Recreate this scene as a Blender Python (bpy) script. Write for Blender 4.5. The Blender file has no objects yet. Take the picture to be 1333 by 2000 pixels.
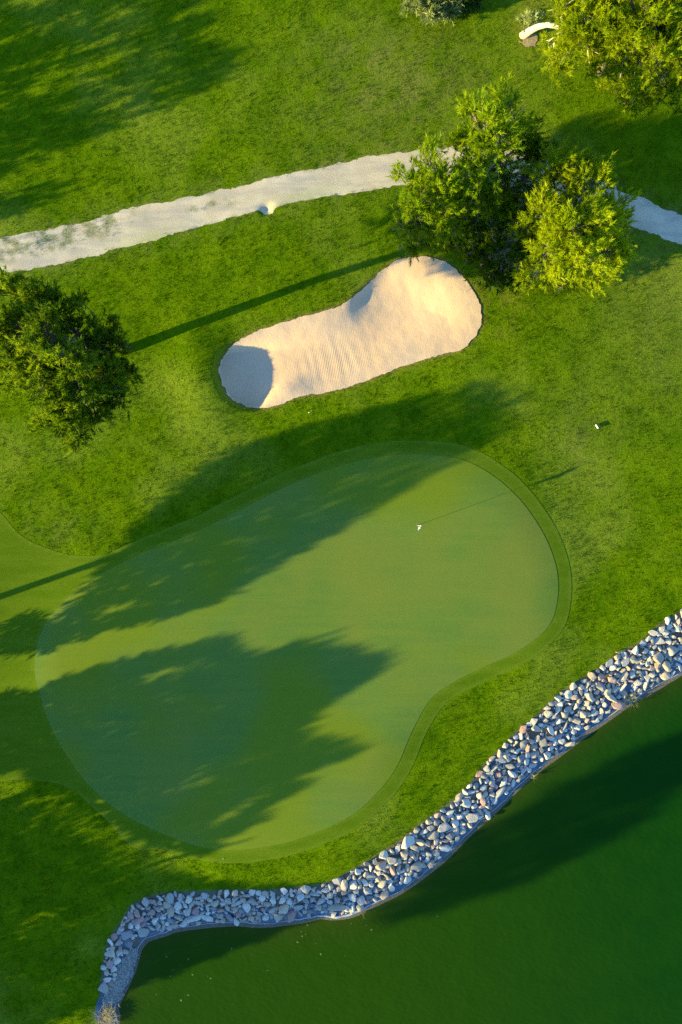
import bpy, bmesh, math, random
import numpy as np
from mathutils import Vector, Matrix

random.seed(7)
rng = np.random.default_rng(7)
scene = bpy.context.scene
COL = scene.collection

# ------------------------------------------------------------------ view and light set-up
CAM_H = 47.0                 # metres above the lawn
PPM = 1333 / 40.0            # photo pixels per metre on the lawn
ELEV = math.radians(13.2)
AZ = math.radians(20.0)      # shadows run this way across the ground
TE = math.tan(ELEV)
U = np.array([math.cos(AZ), math.sin(AZ)])
NRM = np.array([-U[1], U[0]])
RAY = np.array([U[0] * math.cos(ELEV), U[1] * math.cos(ELEV), -math.sin(ELEV)])


def W(px, py, z=0.0):
    k = (CAM_H - z) / CAM_H / PPM
    return np.array([(px - 666.5) * k, (1000.0 - py) * k])


def Wl(pts, z=0.0):
    return np.array([W(a, b, z) for a, b in pts])


def smooth_closed(P, n=6):
    P = np.asarray(P, float)
    out = []
    m = len(P)
    for i in range(m):
        p0, p1, p2, p3 = P[i - 1], P[i], P[(i + 1) % m], P[(i + 2) % m]
        for k in range(n):
            t = k / n
            out.append(.5 * ((2 * p1) + (-p0 + p2) * t + (2 * p0 - 5 * p1 + 4 * p2 - p3) * t * t + (-p0 + 3 * p1 - 3 * p2 + p3) * t ** 3))
    return np.array(out)


def smooth_open(P, n=6):
    P = np.asarray(P, float)
    Q = np.vstack([2 * P[0] - P[1], P, 2 * P[-1] - P[-2]])
    out = []
    for i in range(1, len(Q) - 2):
        p0, p1, p2, p3 = Q[i - 1], Q[i], Q[i + 1], Q[i + 2]
        for k in range(n):
            t = k / n
            out.append(.5 * ((2 * p1) + (-p0 + p2) * t + (2 * p0 - 5 * p1 + 4 * p2 - p3) * t * t + (-p0 + 3 * p1 - 3 * p2 + p3) * t ** 3))
    out.append(P[-1])
    return np.array(out)


def sd_poly(Q, V):
    """signed distance (negative inside) of points Q to polygon V"""
    Q = np.asarray(Q, float)
    if len(Q) > 3000:                      # far from the outline its box is exact enough
        lo, hi = V.min(0), V.max(0)
        g = np.maximum(np.maximum(lo - Q, Q - hi), 0)
        db = np.hypot(g[:, 0], g[:, 1])
        nearm = db < 7
        res = db + .0
        if nearm.any() and not nearm.all():
            res[nearm] = sd_poly(Q[nearm], V)
            return res
        if not nearm.any():
            return res
    res = np.empty(len(Q))
    A = V
    B = np.roll(V, -1, axis=0)
    E = B - A
    L2 = np.maximum((E ** 2).sum(1), 1e-12)
    for s in range(0, len(Q), 8000):
        q = Q[s:s + 8000]
        w = q[:, None, :] - A[None]
        t = np.clip((w * E[None]).sum(2) / L2[None], 0, 1)
        d = np.sqrt((((w - E[None] * t[..., None])) ** 2).sum(2).min(1))
        cy = (A[None, :, 1] > q[:, 1, None]) != (B[None, :, 1] > q[:, 1, None])
        den = np.where(np.abs(E[:, 1]) < 1e-12, 1e-12, E[:, 1])
        xi = A[None, :, 0] + (q[:, 1, None] - A[None, :, 1]) / den[None] * E[None, :, 0]
        ins = (cy & (q[:, 0, None] < xi)).sum(1) % 2 == 1
        res[s:s + 8000] = np.where(ins, -d, d)
    return res


def sstep(a, b, x):
    t = np.clip((x - a) / (b - a), 0, 1)
    return t * t * (3 - 2 * t)


# ------------------------------------------------------------------ outlines (photo pixels -> metres)
GREEN = smooth_closed(Wl([(67, 1300), (78, 1240), (110, 1190), (180, 1130), (280, 1080), (380, 1040), (480, 990), (560, 950),
    (650, 914), (740, 892), (820, 887), (900, 897), (960, 927), (1010, 970), (1045, 1015), (1070, 1060), (1087, 1110),
    (1090, 1160), (1079, 1210), (1050, 1245), (1000, 1278), (950, 1300), (890, 1330), (850, 1357), (825, 1390), (800, 1440),
    (775, 1498), (740, 1545), (690, 1590), (620, 1625), (550, 1648), (470, 1660), (400, 1656), (320, 1630), (240, 1590),
    (180, 1540), (130, 1475), (98, 1415), (78, 1355)], .2))
APRON = smooth_closed(Wl([(-900, 850), (-300, 900), (-60, 950), (0, 1000), (40, 1045), (90, 1070), (150, 1085), (230, 1078), (330, 1042),
    (500, 1000), (500, 1500), (300, 1660), (200, 1592), (140, 1540), (80, 1525), (0, 1525), (-300, 1560), (-900, 1640)]), 5)
BUNK = smooth_closed(Wl([(427, 725), (433, 697), (455, 673), (497, 650), (560, 628), (625, 610), (675, 592), (712, 560), (745, 530),
    (775, 509), (810, 502), (845, 503), (880, 518), (910, 547), (930, 578), (941, 610), (938, 640), (922, 666), (900, 683),
    (850, 696), (780, 718), (720, 742), (650, 764), (590, 774), (562, 783), (545, 791), (510, 797), (470, 788), (443, 768)], 0))
PATH = np.vstack([smooth_open(Wl([(-500, 610), (-150, 505), (0, 464), (130, 440), (260, 405), (390, 380), (520, 350), (620, 328), (720, 305), (800, 293),
    (870, 285), (960, 290), (1080, 315), (1210, 368), (1270, 394), (1333, 420), (1500, 480), (1800, 560)])),
    smooth_open(Wl([(1800, 650), (1500, 545), (1333, 480), (1260, 452), (1180, 425), (1050, 380), (950, 358), (860, 352), (760, 366), (680, 378), (560, 402),
    (420, 434), (300, 472), (230, 486), (110, 518), (0, 538), (-150, 570), (-500, 680)]))])
SHORE_PX = [(186, 2300), (200, 2120), (224, 2000), (222, 1970), (231, 1947), (244, 1920), (256, 1893), (264, 1866), (270, 1848), (287, 1830), (321, 1819),
    (339, 1812), (366, 1807), (420, 1801), (465, 1799), (510, 1802), (555, 1798), (600, 1791), (625, 1785), (654, 1787), (690, 1781),
    (731, 1761), (778, 1738), (823, 1707), (868, 1671), (913, 1625), (958, 1585), (1003, 1540), (1048, 1500), (1093, 1467),
    (1138, 1432), (1183, 1401), (1228, 1369), (1273, 1344), (1305, 1324), (1333, 1306), (1500, 1190), (1900, 960), (2600, 700)]
TOP_PX = [(150, 2300), (180, 2100), (189, 2000), (193, 1929), (197, 1902), (208, 1848), (235, 1803), (258, 1769), (298, 1749), (348, 1742), (402, 1740),
    (465, 1738), (519, 1738), (577, 1733), (636, 1724), (681, 1702), (733, 1672), (778, 1643), (823, 1607), (881, 1565), (913, 1535),
    (944, 1495), (980, 1459), (1012, 1425), (1048, 1396), (1093, 1353), (1138, 1324), (1174, 1301), (1210, 1274), (1250, 1254),
    (1287, 1220), (1333, 1191), (1500, 1085), (1900, 860), (2600, 590)]
WATER_Z = -0.95
SHORE = smooth_open(Wl(SHORE_PX, WATER_Z), 5)
TOP = smooth_open(Wl(TOP_PX, -0.15), 5)
FAR = Wl([(3600, 1500), (3600, 3600), (60, 3600)])
POND = np.vstack([SHORE, FAR])
BANKTOP = np.vstack([TOP, Wl([(3700, 1500), (3700, 3700), (50, 3700)])])
ROCKZONE = np.vstack([TOP, SHORE[::-1]])


def lump(x, y, seed, scale):
    r = np.random.default_rng(seed)
    v = np.zeros_like(x)
    for i in range(7):
        a = r.uniform(0, 2 * math.pi)
        f = 2 * math.pi / (scale * r.uniform(.7, 1.8))
        v += np.sin((x * math.cos(a) + y * math.sin(a)) * f + r.uniform(0, 6.28))
    return v / 7


def gauss(x, y, px, py, sx, sy, ang=0.0):
    c = W(px, py)
    dx, dy = x - c[0], y - c[1]
    ca, sa = math.cos(ang), math.sin(ang)
    a, b = dx * ca + dy * sa, -dx * sa + dy * ca
    return np.exp(-(a / sx) ** 2 - (b / sy) ** 2)


bc = BUNK.mean(0)


def bunker_profile(Q, sdb):
    """depth of the sand below the lip: steep where the lip faces away from the sun, gently flashed up where it faces it"""
    A, B = BUNK, np.roll(BUNK, -1, axis=0)
    area = ((A[:, 0] * B[:, 1] - B[:, 0] * A[:, 1]).sum())
    E = B - A
    n = np.stack([E[:, 1], -E[:, 0]], 1)
    n /= np.linalg.norm(n, axis=1)[:, None]
    if area < 0:
        n = -n
    mid = (A + B) / 2
    ww = 1.0 / (((Q[:, None, :] - mid[None]) ** 2).sum(2) + .10) ** 1.15
    face = (ww[..., None] * n[None]).sum(1) / ww.sum(1)[:, None]
    f = face @ U                       # +1: lip at the far side, faces the sun
    run = .35 + 3.2 * sstep(-.60, .5, f)
    d = np.maximum(-sdb + .30 * sstep(.05, -.5, f), 0)
    lip = .36 + .30 * gauss(Q[:, 0], Q[:, 1], 425, 730, 3.6, 4.0)
    lip = lip * (1 - .72 * sstep(-.1, .8, f))
    depth = lip * sstep(0, 1, d / run) + .10 * sstep(.3, 2.6, d)
    return depth


def height(Q):
    Q = np.asarray(Q, float)
    x, y = Q[:, 0], Q[:, 1]
    far = np.maximum(np.hypot(x, y) - 45, 0)
    z = .10 * lump(x, y, 3, 17.0) + .035 * lump(x, y, 4, 5.0)
    z = z / (1 + far * .0)
    sdg = sd_poly(Q, GREEN)
    z = z * (1 - .75 * sstep(.8, -1.5, sdg))
    z += .20 * sstep(3.0, -1.6, sdg)
    z += .10 * sstep(4.0, -4.0, sdg)
    # mound at the closed end of the bunker, swale behind the green's shoulder
    z += .34 * gauss(x, y, 392, 735, 1.5, 3.0, math.radians(12))
    z += .22 * gauss(x, y, 600, 590, 2.6, 1.0, math.radians(20)) * .3
    z -= .16 * gauss(x, y, 905, 1400, 3.6, 1.1, math.radians(38))
    z -= .26 * gauss(x, y, 700, 840, 8.0, 1.3, math.radians(14))
    z -= .18 * gauss(x, y, 300, 1660, 5.5, 1.2, math.radians(-35))
    z -= .22 * gauss(x, y, 521, 409, .34, .26, .5)
    sdb = sd_poly(Q, BUNK)
    near = sdb < .45
    if near.any():
        dep = bunker_profile(Q[near], sdb[near])
        z[near] -= dep
    # bank of the pond
    sdt = sd_poly(Q, BANKTOP)
    sdp = sd_poly(Q, POND)
    z *= 1 - sstep(1.2, -.3, sdt)
    z += -.12 * sstep(1.4, 0, sdt)
    span = np.maximum(-sdt, 0) / np.maximum(np.maximum(-sdt, 0) + np.maximum(sdp, 0), 1e-4)
    on = sdt < 0
    low = gauss(x, y, 165, 2090, 5.5, 6.5)
    z = z - .66 * low
    top = -.12 - .66 * low
    z = np.where(on, top + (-.92 - top) * span ** 1.1, z)
    z = np.where(sdp < 0, -.92 - 1.6 * sstep(0, 4, -sdp), z)
    # gentle rise of the far country round about
    z += sstep(60, 900, np.hypot(x, y)) * (1.5 + 2.0 * lump(x, y, 9, 420.0)) * (sdp > 0)
    return z


def hz(x, y):
    return float(height(np.array([[x, y]]))[0])


def ground_point(px, py, it=3):
    z = 0.
    for _ in range(it):
        p = W(px, py, z)
        z = hz(*p)
    return np.array([p[0], p[1], z])


# ------------------------------------------------------------------ helpers
def mesh_np(name, V, F, mat=None, parent=None, smooth=False, attrs=None, loc=None, link=True):
    """V (n,3), F (m,3) or (m,4) arrays -> one mesh object"""
    V = np.asarray(V, np.float32)
    F = np.asarray(F, np.int32)
    me = bpy.data.meshes.new(name)
    k = F.shape[1]
    me.vertices.add(len(V))
    me.vertices.foreach_set('co', V.ravel())
    me.loops.add(F.size)
    me.loops.foreach_set('vertex_index', F.ravel())
    me.polygons.add(len(F))
    me.polygons.foreach_set('loop_start', np.arange(0, F.size, k, dtype=np.int32))
    me.polygons.foreach_set('use_smooth', np.full(len(F), smooth, dtype=bool))
    me.update(calc_edges=True)
    for an, arr in (attrs or {}).items():
        a = me.attributes.new(an, 'FLOAT', 'POINT')
        a.data.foreach_set('value', np.asarray(arr, np.float32))
    me.validate()
    if mat:
        me.materials.append(mat)
    o = bpy.data.objects.new(name, me)
    if link:
        COL.objects.link(o)
    if parent:
        o.parent = parent
    if loc is not None:
        o.location = loc
    return o


def obj_bm(name, bm, mat, parent=None, smooth=False, loc=None):
    me = bpy.data.meshes.new(name)
    bmesh.ops.recalc_face_normals(bm, faces=bm.faces)
    bm.to_mesh(me)
    bm.free()
    for p in me.polygons:
        p.use_smooth = smooth
    me.materials.append(mat)
    o = bpy.data.objects.new(name, me)
    COL.objects.link(o)
    if parent:
        o.parent = parent
    if loc is not None:
        o.location = loc
    return o


def tag(o, label=None, cat=None, group=None, kind=None):
    if label:
        o['label'] = label
    if cat:
        o['category'] = cat
    if group:
        o['group'] = group
    if kind:
        o['kind'] = kind
    return o


def empty(name, loc, rz=0.0):
    o = bpy.data.objects.new(name, None)
    o.empty_display_size = .3
    COL.objects.link(o)
    o.location = Vector([float(c) for c in loc])
    o.rotation_euler = (0, 0, rz)
    return o


class Tubes:
    def __init__(self):
        self.V, self.F, self.n = [], [], 0

    def add(self, pts, rad, sides=7, cap=True):
        pts = [Vector([float(c) for c in p]) for p in pts]
        ring0 = self.n
        up = Vector((.13, .27, .95)).normalized()
        for i, p in enumerate(pts):
            a = pts[max(i - 1, 0)]
            b = pts[min(i + 1, len(pts) - 1)]
            t = (b - a).normalized()
            s = t.cross(up)
            if s.length < 1e-3:
                s = t.cross(Vector((1, 0, 0)))
            s.normalize()
            q = s.cross(t)
            for k in range(sides):
                an = 2 * math.pi * k / sides
                self.V.append(p + (s * math.cos(an) + q * math.sin(an)) * rad[i])
        m = len(pts)
        for i in range(m - 1):
            for k in range(sides):
                a = ring0 + i * sides + k
                b = ring0 + i * sides + (k + 1) % sides
                self.F.append((a, b, b + sides, a + sides))
        self.n += m * sides
        if cap:
            for base, flip in ((ring0, True), (ring0 + (m - 1) * sides, False)):
                c = sum((self.V[base + k] for k in range(sides)), Vector()) / sides
                self.V.append(c)
                ci = self.n
                self.n += 1
                for k in range(sides):
                    a, b = base + k, base + (k + 1) % sides
                    self.F.append((b, a, ci, ci) if flip else (a, b, ci, ci))

    def build(self, name, mat, parent=None, smooth=True):
        me = bpy.data.meshes.new(name)
        me.from_pydata([tuple(v) for v in self.V], [], [f if f[2] != f[3] else f[:3] for f in self.F])
        for p in me.polygons:
            p.use_smooth = smooth
        me.materials.append(mat)
        o = bpy.data.objects.new(name, me)
        COL.objects.link(o)
        if parent:
            o.parent = parent
        return o


# ------------------------------------------------------------------ materials
class NT:
    def __init__(self, name):
        self.m = bpy.data.materials.new(name)
        self.m.use_nodes = True
        self.t = self.m.node_tree
        self.t.nodes.clear()
        self.out = self.t.nodes.new('ShaderNodeOutputMaterial')
        self.obj = None

    def n(self, typ, ins=None, **kw):
        nd = self.t.nodes.new(typ)
        for k, v in kw.items():
            setattr(nd, k, v)
        for k, v in (ins or {}).items():
            s = nd.inputs[k]
            if isinstance(v, bpy.types.NodeSocket):
                self.t.links.new(v, s)
            else:
                s.default_value = v
        return nd

    def coord(self):
        if not self.obj:
            self.obj = self.n('ShaderNodeTexCoord').outputs['Object']
        return self.obj

    def mapping(self, scale=(1, 1, 1), rot=(0, 0, 0), vec=None):
        return self.n('ShaderNodeMapping', {'Vector': vec or self.coord(), 'Scale': scale, 'Rotation': rot}).outputs[0]

    def noise(self, scale, detail=4, rough=.55, vec=None, dist=0.):
        return self.n('ShaderNodeTexNoise', {'Vector': vec or self.coord(), 'Scale': scale, 'Detail': detail, 'Roughness': rough, 'Distortion': dist}).outputs['Fac']

    def ramp(self, fac, a, b):
        return self.n('ShaderNodeMapRange', {'Value': fac, 'From Min': a, 'From Max': b, 'To Min': 0., 'To Max': 1.}, interpolation_type='SMOOTHSTEP').outputs[0]

    def mix(self, fac, a, b, blend='MIX'):
        nd = self.n('ShaderNodeMix', data_type='RGBA', blend_type=blend)
        for idx, v in ((0, fac), (6, a), (7, b)):
            if isinstance(v, bpy.types.NodeSocket):
                self.t.links.new(v, nd.inputs[idx])
            else:
                nd.inputs[idx].default_value = (*v, 1) if isinstance(v, (tuple, list)) and len(v) == 3 else v
        return nd.outputs[2]

    def math(self, op, a, b=0.):
        nd = self.n('ShaderNodeMath', operation=op)
        for i, v in enumerate((a, b)):
            if isinstance(v, bpy.types.NodeSocket):
                self.t.links.new(v, nd.inputs[i])
            else:
                nd.inputs[i].default_value = v
        return nd.outputs[0]

    def attr(self, name):
        return self.n('ShaderNodeAttribute', attribute_name=name).outputs['Fac']

    def bump(self, h, strength, dist):
        return self.n('ShaderNodeBump', {'Height': h, 'Strength': strength, 'Distance': dist}).outputs[0]

    def principled(self, color, rough=.8, normal=None, spec=.3, **kw):
        p = self.n('ShaderNodeBsdfPrincipled', {'Roughness': rough, 'Specular IOR Level': spec})
        s = p.inputs['Base Color']
        if isinstance(color, bpy.types.NodeSocket):
            self.t.links.new(color, s)
        else:
            s.default_value = (*color, 1)
        if normal:
            self.t.links.new(normal, p.inputs['Normal'])
        for k, v in kw.items():
            p.inputs[k].default_value = v
        return p.outputs[0]

    def done(self, sh):
        self.t.links.new(sh, self.out.inputs['Surface'])
        return self.m


def rough_color(N):
    """colour of the rough: clumps, paler worn swathes and olive patches, shared by the turf and its blades"""
    big = N.noise(.11, 3, .6)
    mid = N.noise(.55, 4, .6)
    fine = N.noise(3.2, 5, .65)
    c = N.mix(N.ramp(mid, .3, .7), (.068, .140, .0012), (.114, .192, .002))
    c = N.mix(N.ramp(big, .48, .68), c, (.150, .215, .014))
    c = N.mix(N.math('MULTIPLY', N.ramp(fine, .52, .75), .45), c, (.165, .22, .012))
    c = N.mix(N.math('MULTIPLY', N.ramp(fine, .46, .28), .45), c, (.026, .066, .001))
    c = N.mix(N.attr('dry'), c, (.26, .21, .035))
    c = N.mix(N.attr('grey'), c, (.165, .185, .035))
    return c


def mat_lawn():
    N = NT('lawn_turf')
    c = rough_color(N)
    h = N.noise(9, 6, .75)
    h2 = N.noise(2.2, 3, .6)
    soil = N.attr('soil')
    c = N.mix(soil, c, N.mix(N.noise(6, 4), (.20, .18, .145), (.10, .09, .07)))
    return N.done(N.principled(c, .9, N.bump(N.math('ADD', h, N.math('MULTIPLY', h2, .8)), .8, .10), 0.))


def mat_blades():
    N = NT('grass_blades')
    c = rough_color(N)
    t = N.attr('tint')
    c = N.mix(N.ramp(t, .7, 1.0), c, (.22, .26, .014))
    c = N.mix(N.math('MULTIPLY', N.ramp(t, .3, .0), .6), c, (.03, .09, .002))
    d = N.n('ShaderNodeBsdfDiffuse', {'Color': c}).outputs[0]
    tr = N.n('ShaderNodeBsdfTranslucent', {'Color': c}).outputs[0]
    return N.done(N.n('ShaderNodeMixShader', {0: .35, 1: d, 2: tr}).outputs[0])


def mat_green():
    N = NT('green_turf')
    st = N.mapping((.22, 2.4, 1), (0, 0, -AZ + math.radians(8)))
    a = N.noise(.9, 4, .6, vec=st)
    b = N.noise(.13, 3, .6)
    f = N.noise(14, 5, .7)
    c = N.mix(N.ramp(a, .3, .7), (.090, .178, .028), (.126, .198, .027))
    c = N.mix(N.ramp(b, .40, .70), c, (.150, .194, .027))
    c = N.mix(N.math('MULTIPLY', N.ramp(f, .35, .75), .35), c, (.185, .245, .034))
    yel = N.noise(.10, 2, .5, vec=N.mapping((1, 1, 1)))
    c = N.mix(N.math('MULTIPLY', N.ramp(yel, .52, .38), .7), c, (.150, .205, .006))
    bm_ = N.n('ShaderNodeTexVoronoi', {'Vector': N.coord(), 'Scale': .9, 'Randomness': 1.}).outputs['Distance']
    c = N.mix(N.math('MULTIPLY', N.ramp(bm_, .055, .025), .35), c, (.20, .21, .07))
    g = N.noise(40, 3, .7)
    return N.done(N.principled(c, .75, N.bump(N.math('ADD', g, N.math('MULTIPLY', a, .9)), .45, .02), .05))


def mat_fairway():
    N = NT('fairway_turf')
    st = N.mapping((.3, 2.0, 1), (0, 0, -AZ))
    a = N.noise(.8, 4, .6, vec=st)
    f = N.noise(11, 5, .7)
    c = N.mix(N.ramp(a, .3, .7), (.078, .142, .004), (.108, .170, .008))
    c = N.mix(N.math('MULTIPLY', N.ramp(f, .4, .8), .4), c, (.14, .22, .02))
    rim = N.attr('rim')
    c = N.mix(N.math('MULTIPLY', rim, .45), c, (.16, .22, .02))
    g = N.noise(26, 4, .75)
    return N.done(N.principled(c, .85, N.bump(g, .55, .035), .0))


def mat_sand():
    N = NT('bunker_sand')
    big = N.noise(.35, 3)
    f = N.noise(30, 5, .7)
    mid = N.noise(3.5, 4, .65)
    c = N.mix(N.ramp(big, .35, .65), (.68, .475, .295), (.72, .515, .325))
    c = N.mix(N.math('MULTIPLY', N.ramp(f, .4, .8), .3), c, (.54, .385, .22))
    # rake furrows
    rk = N.mapping((1, 1, 1), (0, 0, math.radians(-8)))
    wv = N.n('ShaderNodeTexWave', {'Vector': rk, 'Scale': 3.1, 'Distortion': 3.0, 'Detail': 3., 'Detail Scale': 1.2}, wave_type='BANDS', bands_direction='X').outputs['Fac']
    amt = N.attr('raked')
    h = N.math('ADD', N.math('MULTIPLY', wv, N.math('ADD', N.math('MULTIPLY', amt, .18), .03)), N.math('MULTIPLY', f, .22))
    h = N.math('ADD', h, N.math('MULTIPLY', mid, .55))
    vor = N.n('ShaderNodeTexVoronoi', {'Vector': N.mapping((1, 1, 1)), 'Scale': 2.6}).outputs['Distance']
    foot = N.math('MULTIPLY', N.ramp(vor, .10, .22), N.attr('feet'))
    h = N.math('ADD', h, N.math('MULTIPLY', foot, .25))
    return N.done(N.principled(c, .95, N.bump(h, .55, .055), 0.))


def mat_path():
    N = NT('path_gravel')
    big = N.noise(.5, 4, .6)
    f = N.noise(16, 6, .75)
    st = N.noise(1.3, 4, .6, vec=N.mapping((.35, 1.6, 1), (0, 0, -math.radians(14))))
    c = N.mix(N.ramp(big, .3, .7), (.54, .445, .30), (.70, .595, .415))
    c = N.mix(N.math('MULTIPLY', N.ramp(st, .46, .66), .75), c, (.46, .41, .33))
    c = N.mix(N.math('MULTIPLY', N.ramp(f, .52, .75), .6), c, (.36, .33, .27))
    sp = N.n('ShaderNodeTexVoronoi', {'Vector': N.coord(), 'Scale': 9.}).outputs['Distance']
    c = N.mix(N.math('MULTIPLY', N.ramp(sp, .16, .06), N.ramp(big, .45, .6)), c, (.25, .23, .2))
    c = N.mix(N.math('MULTIPLY', N.attr('worn'), N.math('MULTIPLY', N.ramp(st, .25, .6), .6)), c, (.40, .36, .29))
    c = N.mix(N.attr('green'), c, (.33, .38, .15))
    c = N.mix(N.math('MULTIPLY', N.attr('weedy'), N.ramp(f, .30, .55)), c, (.13, .165, .045))
    return N.done(N.principled(c, .92, N.bump(f, .6, .03), .15))


def mat_water():
    N = NT('pond_water')
    a = N.noise(.05, 3)
    b = N.noise(.6, 3)
    sep = N.n('ShaderNodeSeparateXYZ', {0: N.coord()}).outputs
    side = N.ramp(N.math('ADD', sep[0], N.math('MULTIPLY', sep[1], .25)), -8., 16.)
    c = N.mix(side, (.0165, .056, .0004), (.0045, .043, .0018))
    c = N.mix(N.math('MULTIPLY', N.ramp(b, .3, .7), .15), c, (.020, .068, .001))
    c = N.mix(N.math('MULTIPLY', N.attr('shallow'), .55), c, (.060, .055, .010))
    w = N.noise(3.5, 3, .5, vec=N.mapping((1, 1.6, 1), (0, 0, .6)))
    w2 = N.noise(.7, 2, .5)
    h = N.math('ADD', w, N.math('MULTIPLY', w2, 2.))
    return N.done(N.principled(c, .10, N.bump(h, .35, .05), .12, IOR=1.33))


def mat_rock(name, c1, c2):
    N = NT(name)
    ri = N.n('ShaderNodeObjectInfo').outputs['Random']
    gi = N.n('ShaderNodeNewGeometry').outputs['Random Per Island']
    r = N.math('FRACT', N.math('ADD', ri, N.math('MULTIPLY', gi, 3.7)))
    f = N.noise(4, 6, .65)
    c = N.mix(r, c1, c2)
    c = N.mix(N.math('MULTIPLY', N.ramp(f, .35, .75), .45), c, tuple(x * .55 for x in c1))
    v = N.noise(11, 4, .7)
    c = N.mix(N.math('MULTIPLY', N.ramp(v, .58, .72), .5), c, tuple(min(x * 1.5, .8) for x in c2))
    h = N.noise(8, 6, .7)
    return N.done(N.principled(c, .8, N.bump(h, .7, .05), .25))


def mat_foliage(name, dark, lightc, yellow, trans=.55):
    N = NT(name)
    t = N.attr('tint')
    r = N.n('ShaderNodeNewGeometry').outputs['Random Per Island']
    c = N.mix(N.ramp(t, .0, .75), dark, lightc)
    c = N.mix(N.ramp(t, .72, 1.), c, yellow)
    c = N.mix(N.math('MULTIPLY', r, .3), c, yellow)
    d = N.principled(c, .6, spec=.2)
    tr = N.n('ShaderNodeBsdfTranslucent', {'Color': c}).outputs[0]
    return N.done(N.n('ShaderNodeMixShader', {0: trans, 1: d, 2: tr}).outputs[0])


def mat_simple(name, c1, c2, scale=6, rough=.8, bump=.4, dist=.02, spec=.25):
    N = NT(name)
    f = N.noise(scale, 5, .65)
    c = N.mix(N.ramp(f, .3, .7), c1, c2)
    return N.done(N.principled(c, rough, N.bump(f, bump, dist), spec))


def mat_bark(name, c1, c2):
    N = NT(name)
    f = N.noise(3, 6, .7, vec=N.mapping((4, 4, 1)))
    c = N.mix(N.ramp(f, .35, .65), c1, c2)
    return N.done(N.principled(c, .9, N.bump(f, .8, .04), .15))


M = dict(
    lawn=mat_lawn(), blades=mat_blades(), green=mat_green(), fairway=mat_fairway(), sand=mat_sand(), path=mat_path(), water=mat_water(),
    r_grey=mat_rock('grey_stone', (.38, .355, .31), (.54, .505, .44)),
    r_pale=mat_rock('pale_stone', (.58, .54, .46), (.70, .655, .56)),
    r_tan=mat_rock('tan_stone', (.46, .38, .28), (.56, .47, .35)),
    r_pink=mat_rock('pink_stone', (.40, .25, .21), (.48, .33, .28)),
    r_slate=mat_rock('slate_stone', (.22, .225, .23), (.34, .335, .32)),
    pine=mat_foliage('pine_needles', (.060, .135, .002), (.200, .325, .003), (.370, .460, .006)),
    pine_y=mat_foliage('yellow_pine_needles', (.105, .175, .002), (.320, .415, .003), (.450, .520, .006)),
    pine_d=mat_foliage('dark_pine_needles', (.030, .080, .002), (.120, .215, .003), (.260, .340, .006)),
    shrub=mat_foliage('pale_leaves', (.13, .20, .04), (.26, .33, .10), (.38, .42, .16), .3),
    shrub_d=mat_foliage('deep_leaves', (.025, .07, .008), (.05, .12, .012), (.10, .17, .02), .3),
    bark=mat_bark('pine_bark', (.15, .115, .085), (.28, .235, .19)),
    darkbark=mat_bark('dark_bark', (.055, .045, .035), (.11, .09, .07)),
    palebark=mat_bark('pale_bark', (.52, .44, .36), (.70, .63, .54)),  # paler than the bark of the other pines
    liner=mat_simple('liner_sky_tint', (.03, .07, .12), (.05, .11, .18), 5, .42, .6, .05, .5),  # dark rubber; the sky's reflection is put into the base colour as blue
    hem=mat_simple('liner_hem', (.30, .38, .44), (.52, .56, .58), 7, .5, .4, .02, .4),
    white=mat_simple('white_paint', (.76, .76, .73), (.82, .82, .80), 12, .5, .1, .005),
    flag=mat_simple('white_cloth', (.82, .82, .80), (.88, .88, .86), 9, .8, .2, .01),
    cup=mat_simple('cup_plastic', (.70, .70, .68), (.78, .78, .76), 9, .4, .1, .005),
    hole=mat_simple('hole_shade', (.03, .035, .02), (.05, .05, .03), 9, .9, .1, .005),
    wood=mat_simple('dry_wood', (.30, .19, .11), (.44, .30, .19), 14, .8, .4, .01),
    straw=mat_foliage('straw_blades', (.35, .28, .13), (.50, .42, .22), (.62, .54, .32), .2),
    reed=mat_foliage('reed_blades', (.14, .17, .05), (.28, .28, .11), (.44, .40, .20), .3),
    silt=mat_simple('grey_silt', (.10, .10, .09), (.34, .33, .30), 9, .85, 1.0, .09),
    scum=mat_simple('pond_scum', (.09, .14, .04), (.17, .21, .08), 10, .8, .3, .01),
)

# ------------------------------------------------------------------ the ground: one sheet out to the horizon
def axis(lo, hi, step, far=4000.0):
    a = list(np.arange(lo, hi + 1e-6, step))
    s, v = step, a[-1]
    up = []
    while v < far:
        s *= 1.28
        v += s
        up.append(v)
    s, v = step, a[0]
    dn = []
    while v > -far:
        s *= 1.28
        v -= s
        dn.append(v)
    return np.array(dn[::-1] + a + up)


gx, gy = axis(-22.5, 22.5, .12), axis(-32.5, 32.5, .12)
GX, GY = np.meshgrid(gx, gy)
Q = np.stack([GX.ravel(), GY.ravel()], 1)
Z = height(Q)
sd_b, sd_pa, sd_t, sd_pd, sd_g, sd_a = (sd_poly(Q, p) for p in (BUNK, PATH, BANKTOP, POND, GREEN, APRON))
sd_f = np.minimum(sd_g - .82, sd_a)
nx, ny = len(gx), len(gy)
idx = np.arange(nx * ny).reshape(ny, nx)
F = np.stack([idx[:-1, :-1].ravel(), idx[:-1, 1:].ravel(), idx[1:, 1:].ravel(), idx[1:, :-1].ravel()], 1)


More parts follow.
